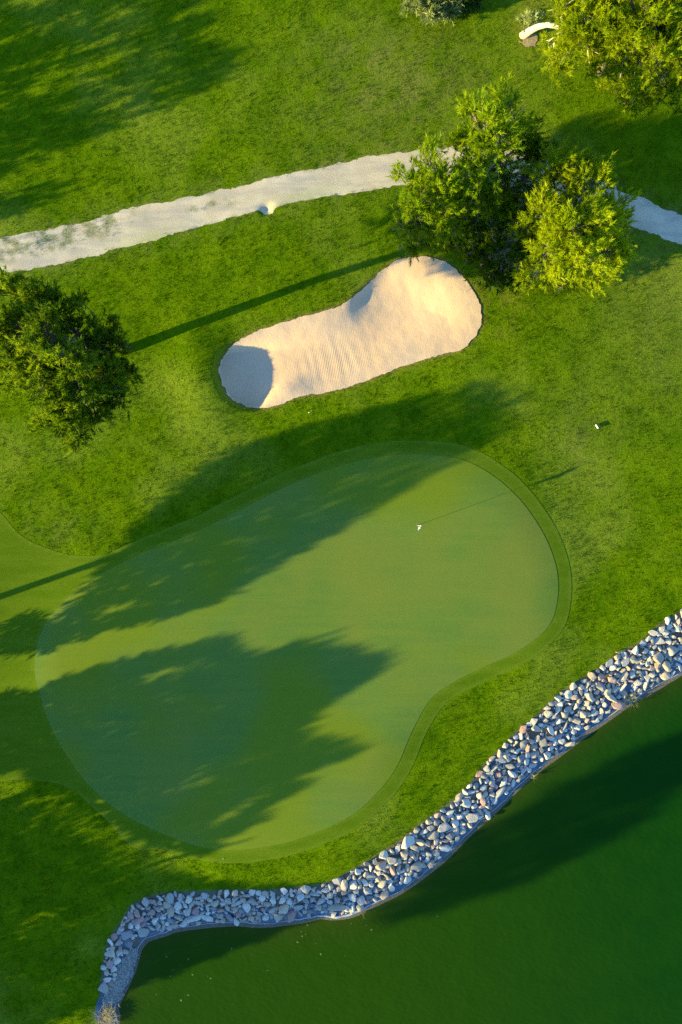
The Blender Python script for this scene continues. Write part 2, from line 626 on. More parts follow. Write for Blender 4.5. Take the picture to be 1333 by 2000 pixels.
def dry_grey(P, sb, spa, st):
    x, y = P[:, 0], P[:, 1]
    wob = lump(x, y, 21, 2.3) * .5 + lump(x, y, 22, .9) * .5
    dry = .75 * np.exp(-np.maximum(sb, 0) / .16) * np.clip(.75 + wob, 0, 1)
    dry += .45 * gauss(x, y, 985, 590, 1.6, 2.0) * np.clip(.3 + wob * 1.3, 0, 1)
    dry += .55 * gauss(x, y, 1050, 35, 1.3, 1.6) * np.clip(.6 + wob, 0, 1)
    grey = .75 * np.exp(-np.maximum(spa, 0) / .45) * np.clip(.35 + wob * 1.5, 0, 1)
    grey += .75 * gauss(x, y, 790, 195, 6.0, 2.6, math.radians(15)) * np.clip(.55 + wob, 0, 1)
    grey += .55 * gauss(x, y, 720, 95, 5.0, 2.0, 0) * np.clip(.5 + wob, 0, 1)
    grey += .50 * gauss(x, y, 1290, 620, 3.6, 5.0) * np.clip(.7 + wob * .6, 0, 1)
    grey += .45 * gauss(x, y, 1130, 860, 2.2, 3.5) * np.clip(.7 + wob, 0, 1)
    grey += .45 * gauss(x, y, 110, 1030, 2.2, 1.1) * np.clip(.4 + wob, 0, 1)
    grey += .35 * gauss(x, y, 870, 1620, 3.5, .9, math.radians(38)) * np.clip(.5 + wob, 0, 1)
    return np.clip(dry, 0, 1), np.clip(grey, 0, 1)


dry, grey = dry_grey(Q, sd_b, sd_pa, sd_t)
soil = np.clip(sstep(.1, -.1, sd_t) + sstep(.05, -.05, sd_b), 0, 1)
Z = Z - .10 * sstep(-.12, -.35, sd_b)
mesh_np('lawn', np.column_stack([Q, Z]), F, M['lawn'], smooth=True, attrs=dict(dry=dry, grey=grey, soil=soil))['kind'] = 'structure'


def sheet(name, sdf, box, step, off, mat, attrs=None, noise=None):
    """a crisp-edged sheet over the region sdf<0, lying just above the ground"""
    xs, ys = np.arange(box[0], box[1], step), np.arange(box[2], box[3], step)
    X, Y = np.meshgrid(xs, ys)
    P = np.stack([X.ravel(), Y.ravel()], 1)
    s = sdf(P)
    id_ = np.arange(len(P)).reshape(len(ys), len(xs))
    q = np.stack([id_[:-1, :-1].ravel(), id_[:-1, 1:].ravel(), id_[1:, 1:].ravel(), id_[1:, :-1].ravel()], 1)
    keep = (s[q] < 0).any(1)
    q = q[keep]
    used = np.unique(q)
    out = used[s[used] > 0]
    for _ in range(3):
        p = P[out]
        e = .01
        s0 = sdf(p)
        g = np.stack([sdf(p + [e, 0]) - s0, sdf(p + [0, e]) - s0], 1) / e
        g /= np.maximum((g ** 2).sum(1), .2)[:, None]
        P[out] = p - np.clip(g * s0[:, None], -.8 * step, .8 * step)
    remap = -np.ones(len(P), int)
    remap[used] = np.arange(len(used))
    P = P[used]
    at = attrs(P) if attrs else None
    o = mesh_np(name, np.column_stack([P, height(P) + off(P) if callable(off) else height(P) + off]), remap[q], mat, smooth=True, attrs=at)
    o['kind'] = 'structure'
    return o


sheet('putting_green', lambda P: sd_poly(P, GREEN), (-19, 14, -21, 5), .2, .020, M['green'])


def sd_fair(P):
    return np.minimum(sd_poly(P, GREEN) - .82 - .05 * lump(P[:, 0], P[:, 1], 97, 2.5), sd_poly(P, APRON))


sheet('fairway', sd_fair, (-44, 15, -22, 6), .2, .010, M['fairway'],
      attrs=lambda P: dict(rim=np.exp(-((sd_fair(P) + .05) / .07) ** 2) + .8 * np.exp(-((sd_poly(P, GREEN) - .05) / .08) ** 2)))


def sand_attr(P):
    x, y = P[:, 0], P[:, 1]
    rk = gauss(x, y, 655, 705, 1.9, 1.1, math.radians(15))
    feet = gauss(x, y, 895, 565, 1.2, .8) + .7 * gauss(x, y, 530, 665, 1.2, .6) + .5 * gauss(x, y, 800, 680, 2.2, .6, .3)
    return dict(raked=rk, feet=np.clip(feet, 0, 1))


def sand_off(P):
    x, y = P[:, 0], P[:, 1]
    # raked ridges and the odd furrow are real relief in the sand
    c = W(650, 705)
    a = (x - c[0]) * math.cos(.26) + (y - c[1]) * math.sin(.26)
    r = .010 * np.sin(a * 2 * math.pi / .62 + 2.2 * lump(x, y, 33, 1.9)) * (.55 + .6 * lump(x, y, 34, 1.4)) * gauss(x, y, 650, 705, 2.2, 1.15, math.radians(15))
    return .04 + r + .010 * lump(x, y, 31, .9) + .014 * lump(x, y, 32, 2.2)


sheet('sand', lambda P: sd_poly(P, BUNK) + .07 * lump(P[:, 0], P[:, 1], 98, .7) + .05 * lump(P[:, 0], P[:, 1], 99, .25), (-8, 9.5, 5.5, 16), .07, sand_off, M['sand'], sand_attr)


def sd_path(P):
    x, y = P[:, 0], P[:, 1]
    c = W(522, 410)
    hollow = np.hypot((P[:, 0] - c[0]) / 1.15, P[:, 1] - c[1]) - .34
    return np.minimum(sd_poly(P, PATH), hollow) + .16 * lump(x, y, 41, 1.3) + .11 * lump(x, y, 42, .42) + .05 * lump(x, y, 43, .2) + .03


def path_attr(P):
    x, y = P[:, 0], P[:, 1]
    wob = lump(x, y, 44, 1.3) + lump(x, y, 45, .45) * .8
    sdp_ = sd_poly(P, PATH)
    weedy = 1.2 * gauss(x, y, 60, 478, 4.2, .7, math.radians(14)) + 1.1 * gauss(x, y, 165, 450, 2.6, .5, math.radians(14)) + gauss(x, y, 420, 400, 1.6, .28, math.radians(12)) + .6 * np.exp(np.minimum(sdp_, 0) / .14)
    return dict(weedy=np.clip(weedy * (.35 + 1.3 * wob) * 1.2 - .12, 0, .85), worn=np.clip(gauss(x, y, 330, 425, 8.0, .55, math.radians(15)) + .5 * gauss(x, y, 700, 345, 4.0, .3, math.radians(12)), 0, 1),
                green=np.clip(.5 * gauss(x, y, 290, 470, 2.6, .55, math.radians(14)) + .45 * gauss(x, y, 600, 385, 2.2, .5, math.radians(14)), 0, 1))


sheet('path', sd_path, (-36, 34, 11, 23), .14, .012, M['path'], path_attr)

# water sheet
box = (-16.5, 90, -80, 12)
xs = np.concatenate([np.arange(-16.5, 22, .35), np.geomspace(22.5, 92, 24)])
ys = np.concatenate([-np.geomspace(34.5, 80, 20)[::-1], np.arange(-34, 12, .35)])
X, Y = np.meshgrid(xs, ys)
P = np.stack([X.ravel(), Y.ravel()], 1)
sdw = sd_poly(P, POND)
id_ = np.arange(len(P)).reshape(len(ys), len(xs))
q = np.stack([id_[:-1, :-1].ravel(), id_[:-1, 1:].ravel(), id_[1:, 1:].ravel(), id_[1:, :-1].ravel()], 1)
q = q[(sdw[q] < .6).any(1)]
mesh_np('pond_water', np.column_stack([P, np.full(len(P), WATER_Z)]), q, M['water'], smooth=True,
        attrs=dict(shallow=np.exp(-np.maximum(-sdw, 0) / .7)))['kind'] = 'structure'

# ------------------------------------------------------------------ rough grass blades (uncountable)
def blades(name, P, hgt, wid, lean, mat, per=4, spread=.05, kind=None):
    n = len(P)
    base = np.repeat(P, per, axis=0)
    m = len(base)
    base[:, :2] += rng.normal(0, spread, (m, 2))
    an = rng.uniform(0, 2 * np.pi, m)
    side = np.stack([np.cos(an), np.sin(an), np.zeros(m)], 1)
    ln = rng.normal(0, lean, (m, 2)) + np.array([.12, .05])
    h = np.repeat(hgt, per) * rng.uniform(.6, 1.25, m)
    tip = base + np.column_stack([ln * h[:, None], h])
    w = wid * rng.uniform(.7, 1.3, m)[:, None]
    V = np.stack([base - side * w, base + side * w, tip], 1).reshape(-1, 3)
    F = np.arange(3 * m).reshape(-1, 3)
    tint = np.repeat(np.repeat(rng.uniform(0, 1, n), per), 3)
    dr, gr = dry_grey(V, np.repeat(np.repeat(sd_poly(P[:, :2], BUNK), per), 3), np.repeat(np.repeat(sd_poly(P[:, :2], PATH), per), 3), None)
    return mesh_np(name, V, F, mat, attrs=dict(tint=tint, dry=dr, grey=gr))


NG = 150000
P = np.column_stack([rng.uniform(-22, 22, NG), rng.uniform(-31.5, 32, NG)])
sb, spa, st, sf = sd_poly(P, BUNK), sd_path(P), sd_poly(P, BANKTOP), sd_fair(P)
on_path = (spa < .02)
patch = (gauss(P[:, 0], P[:, 1], 60, 478, 4.0, .75, math.radians(14)) + gauss(P[:, 0], P[:, 1], 165, 452, 2.4, .55, math.radians(12)) + .8 * gauss(P[:, 0], P[:, 1], 415, 402, 1.5, .25, math.radians(12))) * (.5 + lump(P[:, 0], P[:, 1], 51, .8))
creep = np.exp(np.minimum(spa, 0) / .16) * (.35 + .9 * lump(P[:, 0], P[:, 1], 56, 1.4) + .5 * lump(P[:, 0], P[:, 1], 57, .4))
ok = (sb > -.03) & (st > -.12) & (sf > .02) & (~on_path | (1.6 * patch + 1.3 * creep > rng.uniform(.2, 1.2, NG)))
dens = .62 + .5 * lump(P[:, 0], P[:, 1], 52, 1.3) + .3 * lump(P[:, 0], P[:, 1], 53, 4.0)
ok &= rng.uniform(0, 1, NG) < dens
P = P[ok]
hg = (.075 + .045 * lump(P[:, 0], P[:, 1], 54, 1.6) + .02 * lump(P[:, 0], P[:, 1], 55, .5))
edge = np.minimum(np.minimum(sd_poly(P, BUNK), np.abs(sd_path(P))), 1)
hg = np.clip(hg, .03, .16)
P3 = np.column_stack([P, height(P) - .005])
tag(blades('rough_grass', P3, hg, .013, .55, M['blades'], per=4), 'short tufted green rough grass growing round the green, bunker and path', 'grass', kind='stuff')

# ------------------------------------------------------------------ trees
def needles(pos, dirn, length, tint, K=18, nl=.24, nw=.014, splay=.75):
    n = len(pos)
    dirn = dirn / np.linalg.norm(dirn, axis=1)[:, None]
    s = np.tile(np.linspace(0, 1, K), (n, 1)) ** .8
    ax = pos[:, None, :] + dirn[:, None, :] * (length[:, None] * s)[..., None]
    rnd = rng.normal(0, 1, (n, K, 3))
    rad = rnd - (rnd * dirn[:, None, :]).sum(2)[..., None] * dirn[:, None, :]
    rad /= np.linalg.norm(rad, axis=2)[..., None] + 1e-6
    sp = splay * (1.15 - .7 * s)[..., None]
    nd = dirn[:, None, :] * .75 + rad * sp
    nd /= np.linalg.norm(nd, axis=2)[..., None]
    L = nl * rng.uniform(.7, 1.25, (n, K))[..., None]
    side = np.cross(nd, rng.normal(0, 1, (n, K, 3)))
    side /= np.linalg.norm(side, axis=2)[..., None] + 1e-6
    V = np.stack([ax - side * nw, ax + side * nw, ax + nd * L], 2).reshape(-1, 3)
    return V, np.repeat(tint, K * 3)


def grow(tb, base, lobes, trunk_r, attach, rngl, dens=1.0, sub_r=.028, bare=.12, shoot=.42, K=18, trunk_path=None):
    """lobes: (x, y, z, r, rz). Limbs run from the trunk to every lobe, boughs spread through each lobe and carry the shoots."""
    P_, D_, L_, T_ = [], [], [], []
    tp = trunk_path
    for (x, y, z, r, rz, light_tone) in lobes:
        c = np.array([x, y, z])
        # nearest height on the trunk below the lobe
        hz_ = min(max(z - .45 * r - .25 * np.hypot(*(c[:2] - tp[-1][:2])), tp[len(tp) // 2][2] * .8 if len(tp) < 6 else tp[-2][2]), tp[-1][2])
        k = np.interp(hz_, [p[2] for p in tp], np.arange(len(tp)))
        i = int(min(k, len(tp) - 2))
        s = tp[i] + (tp[i + 1] - tp[i]) * (k - i)
        mid = (s + c) / 2 + np.array([*rngl.normal(0, .15, 2), -.10 * np.linalg.norm(c - s)])
        lr = max(trunk_r * .34 * min(1, r), .035)
        tb.add([s, mid, c], [lr, lr * .8, lr * .5], 6)
        nb = int(max(5, 10 * r * r ** .5 * dens + 4))
        for j in range(nb):
            v = rngl.normal(0, 1, 3)
            v[2] = v[2] * .8 + .25
            v /= np.linalg.norm(v)
            q = .62 + .55 * rngl.random()
            e = c + v * np.array([r, r, rz]) * q
            st_ = c + (s - c) * rngl.uniform(0, .22) + v * .1
            m2 = (st_ + e) / 2 + np.array([0, 0, -.06 * r])
            if rngl.random() < .8:
                tb.add([st_, m2, e], [sub_r * 1.1, sub_r * .8, sub_r * .35], 4, cap=False)
            if rngl.random() < bare:
                for _ in range(4):
                    w = v + rngl.normal(0, .6, 3)
                    b0 = st_ + (e - st_) * rngl.uniform(.4, 1)
                    tb.add([b0, b0 + w / np.linalg.norm(w) * rngl.uniform(.3, .7)], [.016, .006], 3, cap=False)
                continue
            ns = int(max(6, 15 * r * dens * q * rngl.uniform(.6, 1.3)))
            tt = rngl.uniform(.30, 1.02, ns) ** .7
            p = st_[None] + (e - st_)[None] * tt[:, None] + rngl.normal(0, .12 + .055 * r, (ns, 3))
            d = v[None] * .7 + np.array([0, 0, .55])[None] + rngl.normal(0, .42, (ns, 3))
            P_.append(p)
            D_.append(d)
            L_.append(rngl.uniform(.6, 1.2, ns) * shoot)
            bt = rngl.normal(0, .20)
            T_.append(np.clip(light_tone + bt + rngl.normal(0, .10, ns), 0, 1))
    return np.concatenate(P_), np.concatenate(D_), np.concatenate(L_), np.concatenate(T_)


def pine(name, base_px, lobes_px, mat, label, cat='tree', group=None, trunk_r=.26, seed=1, dens=1.0, bare=.12, trunk_top=None, bark='bark', K=20, lean=(0, 0), tpts=None, nw=.024):
    rl = np.random.default_rng(seed)
    b = ground_point(*base_px)
    lobes = []
    for l in lobes_px:
        px, py, z, r = l[:4]
        light_tone = l[4] if len(l) > 4 else .45  # paints crown light: high on top and sunward lobes, low underneath
        k = (CAM_H - z) / CAM_H / PPM
        c = W(px, py, z)
        rw = r * k
        lobes.append((c[0] - b[0], c[1] - b[1], z - b[2], rw, rw * (l[5] if len(l) > 5 else .75), light_tone))
    ctr = np.mean([l[:3] for l in lobes], axis=0)
    ztop = trunk_top or max(l[2] for l in lobes) - .6
    if tpts is None:
        tp = [np.array([0, 0, -.15]), np.array([lean[0] * .25, lean[1] * .25, ztop * .3]), np.array([ctr[0] * .35 + lean[0], ctr[1] * .35 + lean[1], ztop * .62]), np.array([ctr[0] * .8, ctr[1] * .8, ztop])]
    else:
        tp = [np.array(t, float) for t in tpts]
    root = empty(name, b)
    tag(root, label, cat, group)
    tb = Tubes()
    rr = np.linspace(1.0, .35, len(tp)) * trunk_r
    rr[0] *= 1.12
    tb.add(tp, list(rr), 10)
    p, d, L, t = grow(tb, b, lobes, trunk_r, None, rl, dens, bare=bare, trunk_path=tp, K=K)
    V, tint = needles(p, d, L, t, K=K, nw=nw)
    tb.build('trunk', M[bark], root)
    mesh_np('crown', V, np.arange(len(V)).reshape(-1, 3), M[mat], root, attrs=dict(tint=tint))
    return root


G_MID = 'pines standing together over the path'
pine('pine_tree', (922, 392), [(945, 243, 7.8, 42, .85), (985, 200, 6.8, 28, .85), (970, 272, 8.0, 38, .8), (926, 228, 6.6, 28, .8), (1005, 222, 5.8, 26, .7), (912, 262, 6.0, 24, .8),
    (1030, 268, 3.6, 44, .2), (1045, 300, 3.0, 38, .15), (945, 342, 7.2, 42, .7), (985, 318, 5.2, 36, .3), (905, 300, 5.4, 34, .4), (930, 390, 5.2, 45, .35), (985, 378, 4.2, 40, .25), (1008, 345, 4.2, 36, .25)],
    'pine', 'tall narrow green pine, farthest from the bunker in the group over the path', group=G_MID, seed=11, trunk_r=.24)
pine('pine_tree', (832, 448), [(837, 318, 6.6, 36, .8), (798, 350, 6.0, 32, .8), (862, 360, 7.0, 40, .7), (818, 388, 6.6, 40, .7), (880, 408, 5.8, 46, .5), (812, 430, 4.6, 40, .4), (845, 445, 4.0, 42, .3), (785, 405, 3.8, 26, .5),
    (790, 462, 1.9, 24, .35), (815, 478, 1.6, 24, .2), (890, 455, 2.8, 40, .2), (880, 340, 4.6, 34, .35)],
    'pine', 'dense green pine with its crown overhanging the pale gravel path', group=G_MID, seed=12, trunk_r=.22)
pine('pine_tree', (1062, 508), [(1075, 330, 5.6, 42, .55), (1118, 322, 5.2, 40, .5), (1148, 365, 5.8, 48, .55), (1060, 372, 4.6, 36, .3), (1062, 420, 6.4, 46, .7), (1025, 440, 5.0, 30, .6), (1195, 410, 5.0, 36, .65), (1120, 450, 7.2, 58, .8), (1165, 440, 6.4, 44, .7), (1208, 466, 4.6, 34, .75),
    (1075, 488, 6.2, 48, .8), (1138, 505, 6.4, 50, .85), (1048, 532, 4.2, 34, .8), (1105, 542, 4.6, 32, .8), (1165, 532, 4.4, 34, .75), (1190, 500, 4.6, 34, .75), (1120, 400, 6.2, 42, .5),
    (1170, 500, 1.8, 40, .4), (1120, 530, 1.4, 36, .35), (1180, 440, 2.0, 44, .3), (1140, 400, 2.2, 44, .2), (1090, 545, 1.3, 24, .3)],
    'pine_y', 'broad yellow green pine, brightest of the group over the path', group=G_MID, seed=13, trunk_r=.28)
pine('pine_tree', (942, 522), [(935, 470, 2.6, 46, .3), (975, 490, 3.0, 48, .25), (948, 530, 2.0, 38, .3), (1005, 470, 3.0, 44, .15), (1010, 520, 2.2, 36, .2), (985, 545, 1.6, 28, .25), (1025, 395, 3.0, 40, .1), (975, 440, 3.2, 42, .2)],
    'pine_d', 'low dark pine with bare grey branches showing, between the bunker and the brighter pines', group=G_MID, seed=14, trunk_r=.18, bare=.38)  # stands in shade; darker needles and low lobe values paint that in
be = ground_point(1022, 68)


def rel(px, py, z):
    c = W(px, py, z)
    return (c[0] - be[0], c[1] - be[1], z - be[2])


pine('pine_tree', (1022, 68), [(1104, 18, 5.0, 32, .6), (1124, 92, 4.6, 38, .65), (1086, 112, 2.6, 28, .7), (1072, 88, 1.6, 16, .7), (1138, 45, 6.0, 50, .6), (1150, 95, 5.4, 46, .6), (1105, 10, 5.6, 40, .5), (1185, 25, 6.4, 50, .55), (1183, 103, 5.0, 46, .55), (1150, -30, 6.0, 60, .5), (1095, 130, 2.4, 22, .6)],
    'pine_y', 'pine leaning over from a pale bare trunk that rises out of a dirt patch', seed=15, trunk_r=.23, bark='palebark',
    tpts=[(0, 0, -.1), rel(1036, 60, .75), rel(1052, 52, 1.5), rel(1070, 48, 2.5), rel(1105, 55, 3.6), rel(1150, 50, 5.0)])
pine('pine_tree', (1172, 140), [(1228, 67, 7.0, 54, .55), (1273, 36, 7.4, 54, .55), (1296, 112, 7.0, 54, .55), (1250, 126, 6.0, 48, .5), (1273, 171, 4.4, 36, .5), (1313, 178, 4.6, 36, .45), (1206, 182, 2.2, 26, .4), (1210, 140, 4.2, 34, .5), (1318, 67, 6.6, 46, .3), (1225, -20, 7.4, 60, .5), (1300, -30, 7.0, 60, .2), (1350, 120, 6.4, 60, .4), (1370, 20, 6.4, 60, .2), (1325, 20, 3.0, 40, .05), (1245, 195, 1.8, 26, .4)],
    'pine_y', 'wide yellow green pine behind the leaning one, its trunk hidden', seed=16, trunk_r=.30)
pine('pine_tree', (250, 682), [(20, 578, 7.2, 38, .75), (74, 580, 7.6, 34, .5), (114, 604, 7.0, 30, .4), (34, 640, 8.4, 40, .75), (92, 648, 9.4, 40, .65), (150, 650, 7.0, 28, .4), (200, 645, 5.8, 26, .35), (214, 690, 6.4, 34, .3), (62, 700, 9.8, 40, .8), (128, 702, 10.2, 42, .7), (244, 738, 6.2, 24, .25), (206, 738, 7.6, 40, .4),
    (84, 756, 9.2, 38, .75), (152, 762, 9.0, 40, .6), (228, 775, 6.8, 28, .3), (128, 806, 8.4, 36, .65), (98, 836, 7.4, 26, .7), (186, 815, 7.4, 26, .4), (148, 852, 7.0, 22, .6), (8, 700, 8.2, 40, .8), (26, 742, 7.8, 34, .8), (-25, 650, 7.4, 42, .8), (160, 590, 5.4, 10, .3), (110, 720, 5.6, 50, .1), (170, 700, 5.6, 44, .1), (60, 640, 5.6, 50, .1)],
    'pine_d', 'dark rounded pine standing alone, its long straight trunk shadow reaching the bunker', seed=17, trunk_r=.27, bare=.03, dens=1.25, bark='darkbark')  # sunward lobes coloured bright, lee and inner ones dark


# pines outside the picture: their shadows lie across the turf, so each crown is grown through the sunbeams that its shadow blocks
def shadow_pine(base_xy, polys, label, seed, holes=(), trunk_r=.19, dens=1.0, zground=0., depth=1.4, trunk_lean=.6, thin=0.):
    rl = np.random.default_rng(seed)
    bx = np.array(base_xy, float)
    b = np.array([bx[0], bx[1], hz(*bx)])
    Pp, keep_t = [], []
    for poly in polys:
        V = smooth_closed(Wl(poly, zground), 3)
        lo, hi = V.min(0), V.max(0)
        area = .5 * abs((V[:, 0] * np.roll(V[:, 1], -1) - np.roll(V[:, 0], -1) * V[:, 1]).sum())
        n = int(area * TE * 105 * dens)
        c = []
        while len(c) < n:
            p = rl.uniform(lo, hi, (n * 2, 2))
            p = p[sd_poly(p, V) < -.05]
            for h in holes:
                p = p[sd_poly(p, Wl(h, zground)) > 0]
            c.extend(p)
        Pp.append(np.array(c[:n]))
    p = np.concatenate(Pp)
    # draw the points into boughs so that the crown is clumped
    k = max(12, len(p) // 28)
    seeds = p[rl.integers(0, len(p), k)]
    j = ((p[:, None] - seeds[None]) ** 2 * np.array([.12, 1])).sum(2).argmin(1)
    p = p + (seeds[j] - p) * .12
    if thin:
        tn = (p - bx) @ U
        tn = (tn - tn.min()) / np.ptp(tn)
        p = p[rl.random(len(p)) > thin * tn ** 2]
        j = ((p[:, None] - seeds[None]) ** 2 * np.array([.12, 1])).sum(2).argmin(1)
    t = (p - bx) @ U
    l = (p - bx) @ NRM
    z = t * TE + zground - .16
    dj = rl.normal(0, depth, k)[j] + rl.normal(0, .35, len(p))
    pos = np.column_stack([bx[0] + l * NRM[0], bx[1] + l * NRM[1], z]) + dj[:, None] * RAY[None]
    ok = pos[:, 2] > b[2] + .4
    pos, j = pos[ok] - b, j[ok]
    root = empty('pine_tree', b)
    tag(root, label, 'tree', None)
    tb = Tubes()
    zt, zb = pos[:, 2].max(), pos[:, 2].min()
    ml = pos.mean(0)
    tp = [np.array([0, 0, -.15]), np.array([0, 0, zb]), np.array([ml[0], ml[1], 0]) * trunk_lean * .5 + [0, 0, (zb + zt) / 2], np.array([ml[0], ml[1], 0]) * trunk_lean + [0, 0, zt * .93]]
    tb.add(tp, [trunk_r * 1.15, trunk_r, trunk_r * .7, trunk_r * .25], 10)
    for q_ in np.unique(j):
        c = pos[j == q_].mean(0)
        if c[2] < zb + 4.0:
            continue
        h = min(max(c[2] - .35 * np.hypot(*c[:2]), zb), zt * .9)
        s = np.array([np.interp(h, [a[2] for a in tp], [a[i] for a in tp]) for i in range(3)])
        tb.add([s, (s + c) / 2 + [0, 0, -.1], c], [.03, .022, .012], 5, cap=False)
    ctr = np.array([ml[0], ml[1], (zb + zt) / 2])
    d = (pos - ctr)
    d /= np.linalg.norm(d, axis=1)[:, None] + .1
    d = d * .7 + [0, 0, .4] + rl.normal(0, .45, pos.shape)
    V, tint = needles(pos, d, rl.uniform(.3, .5, len(pos)), np.clip(.45 + rl.normal(0, .15, len(pos)), 0, 1), K=16, nw=.024, nl=.24)
    tb.build('trunk', M['bark'], root)
    mesh_np('crown', V, np.arange(len(V)).reshape(-1, 3), M['pine'], root, attrs=dict(tint=tint))
    return root


shadow_pine(W(-270, 1263), [[(85, 1240), (150, 1190), (230, 1100), (290, 1010), (345, 955), (430, 893), (560, 850), (640, 828), (760, 796), (850, 768), (920, 756), (975, 778),
    (975, 812), (950, 855), (880, 905), (800, 950), (700, 1012), (620, 1058), (560, 1090), (500, 1130), (440, 1165), (340, 1190), (250, 1215), (180, 1232), (110, 1262)], [(0, 1215), (60, 1205), (160, 1215), (110, 1250), (40, 1268), (0, 1262)]],
    'tall pine beyond the fairway whose long shadow crosses the head of the putting green', 31, zground=.25, dens=1.4, thin=.75,
    holes=[[(200, 1180), (300, 1150), (330, 1158), (230, 1195)]])
shadow_pine(W(-330, 1560), [[(-60, 1385), (80, 1358), (130, 1325), (250, 1290), (330, 1275), (400, 1255), (450, 1245), (455, 1275), (480, 1285), (540, 1265), (610, 1258), (680, 1270), (740, 1285), (745, 1300), (690, 1340), (640, 1368), (600, 1400), (570, 1440),
    (480, 1450), (300, 1470), (100, 1480), (-60, 1515)]],
    'broad pine beyond the fairway shading the middle of the putting green', 32, zground=.3, dens=1.6,
    holes=[[(260, 1325), (400, 1290), (420, 1297), (290, 1340)], [(405, 1378), (450, 1368), (450, 1382), (410, 1392)]])
shadow_pine(W(-360, 1700), [[(60, 1480), (300, 1462), (570, 1438), (680, 1462), (650, 1490), (560, 1520), (600, 1525), (540, 1560), (480, 1590), (520, 1590), (430, 1640), (380, 1672), (250, 1650), (150, 1580), (60, 1540)]],
    'pine beyond the fairway shading the near end of the putting green', 33, zground=.3, dens=1.5,
    holes=[[(400, 1600), (520, 1540), (530, 1548), (420, 1612)]])
shadow_pine(W(-380, 1900), [[(-80, 1545), (0, 1535), (90, 1540), (150, 1565), (220, 1630), (330, 1690), (440, 1715), (620, 1720), (660, 1770), (560, 1822), (400, 1880), (215, 1952), (120, 1985), (-80, 2050), (-80, 1800)]],
    'pine on the lawn beyond the bay of the pond, shading the bay', 34, zground=-.3, dens=1.3,
    holes=[[(80, 1795), (130, 1755), (180, 1755), (140, 1800)]])
shadow_pine(W(-420, 300), [[(-60, 10), (60, 20), (120, -20), (260, -30), (390, 0), (340, 35), (420, 30), (380, 70), (465, 100), (455, 140), (390, 175), (360, 200), (280, 225), (210, 255), (120, 290), (60, 310), (-60, 350)], [(-40, 385), (60, 355), (130, 345), (120, 380), (40, 410), (-40, 425)]],
    'pine on the far lawn throwing a ragged soft shadow over the turf', 35, dens=.55,
    holes=[[(60, 150), (250, 95), (260, 110), (80, 175)], [(300, 160), (360, 150), (370, 165), (310, 172)]])
shadow_pine(W(-700, 2281), [[(770, 1790), (800, 1740), (870, 1690), (980, 1610), (1090, 1545), (1210, 1480), (1333, 1435), (1480, 1400), (1520, 1440), (1400, 1500), (1330, 1540), (1230, 1620), (1100, 1690), (960, 1740), (850, 1775)]],
    'tall pine past the bay whose shadow lies far out on the pond', 36, zground=WATER_Z, dens=.9, trunk_r=.16, trunk_lean=.8)

# shrubs at the head of the lawn
def shrub(name, base_px, lobes_px, mat, label, seed, dens=2.2):
    return pine(name, base_px, lobes_px, mat, label, 'shrub', seed=seed, trunk_r=.06, dens=dens, bare=.02, K=14, trunk_top=.5)


shrub('shrub', (838, 8), [(815, -2, .7, 24, .6), (838, 6, 1.0, 26, .7), (862, 2, .9, 26, .6), (850, 20, .5, 18, .7), (875, 14, .5, 14, .5), (826, 12, .5, 14, .6), (850, -18, 1.0, 26, .6)], 'shrub',
      'pale green rounded shrub with a white boulder at its foot', 41)
shrub('shrub', (902, -4), [(902, -6, .6, 20, .4), (922, -6, .5, 18, .4), (890, -10, .7, 20, .4)], 'shrub_d', 'small dark green shrub beside the pale one at the head of the lawn', 42)
shrub('weed_clump', (1030, 50), [(1030, 48, .3, 11, .8), (1040, 40, .25, 9, .8)], 'shrub', 'pale wispy weed clump beside the pale leaning trunk', 43, 1.4)

# ------------------------------------------------------------------ stones
def rock_mesh(seed, flat=.62, n=15):
    r = random.Random(seed)
    bm = bmesh.new()
    sx, sy = r.uniform(.85, 1.25), r.uniform(.7, .95)
    for _ in range(n):
        v = Vector((r.gauss(0, 1), r.gauss(0, 1), r.gauss(0, 1))).normalized() * r.uniform(.86, 1.08)
        bm.verts.new((v.x * sx, v.y * sy, v.z * flat))
    res = bmesh.ops.convex_hull(bm, input=bm.verts)
    bmesh.ops.delete(bm, geom=[g for g in res['geom_interior'] if isinstance(g, bmesh.types.BMVert)], context='VERTS')
    bmesh.ops.dissolve_limit(bm, angle_limit=math.radians(14), verts=bm.verts, edges=bm.edges)
    bmesh.ops.bevel(bm, geom=list(bm.edges), offset=.085, segments=1, affect='EDGES', profile=.5)
    bmesh.ops.triangulate(bm, faces=bm.faces)
    me = bpy.data.meshes.new('rock')
    bmesh.ops.recalc_face_normals(bm, faces=bm.faces)
    bm.to_mesh(me)
    bm.free()
    return me


ROCKS = {c: [] for c in ('grey', 'pale', 'tan', 'pink', 'slate')}
for ci, c in enumerate(ROCKS):
    for k in range(9):
        me = rock_mesh(100 * ci + k, random.uniform(.5, .8), random.choice((12, 14, 17)))
        me.materials.append(M['r_' + c])
        ROCKS[c].append(me)

first_rock = {}


def put_rock(color, p, r, label, group, rot=None, scale=None, cat='rock'):
    me = random.choice(ROCKS[color])
    o = bpy.data.objects.new('rock', me)
    COL.objects.link(o)
    o.location = Vector([float(c) for c in p])
    o.rotation_euler = rot or (random.gauss(0, .25), random.gauss(0, .25), random.uniform(0, 6.28))
    o.scale = scale or (r * random.uniform(.9, 1.15), r * random.uniform(.9, 1.15), r * random.uniform(.60, .90))
    tag(o, label, cat, group)
    return o


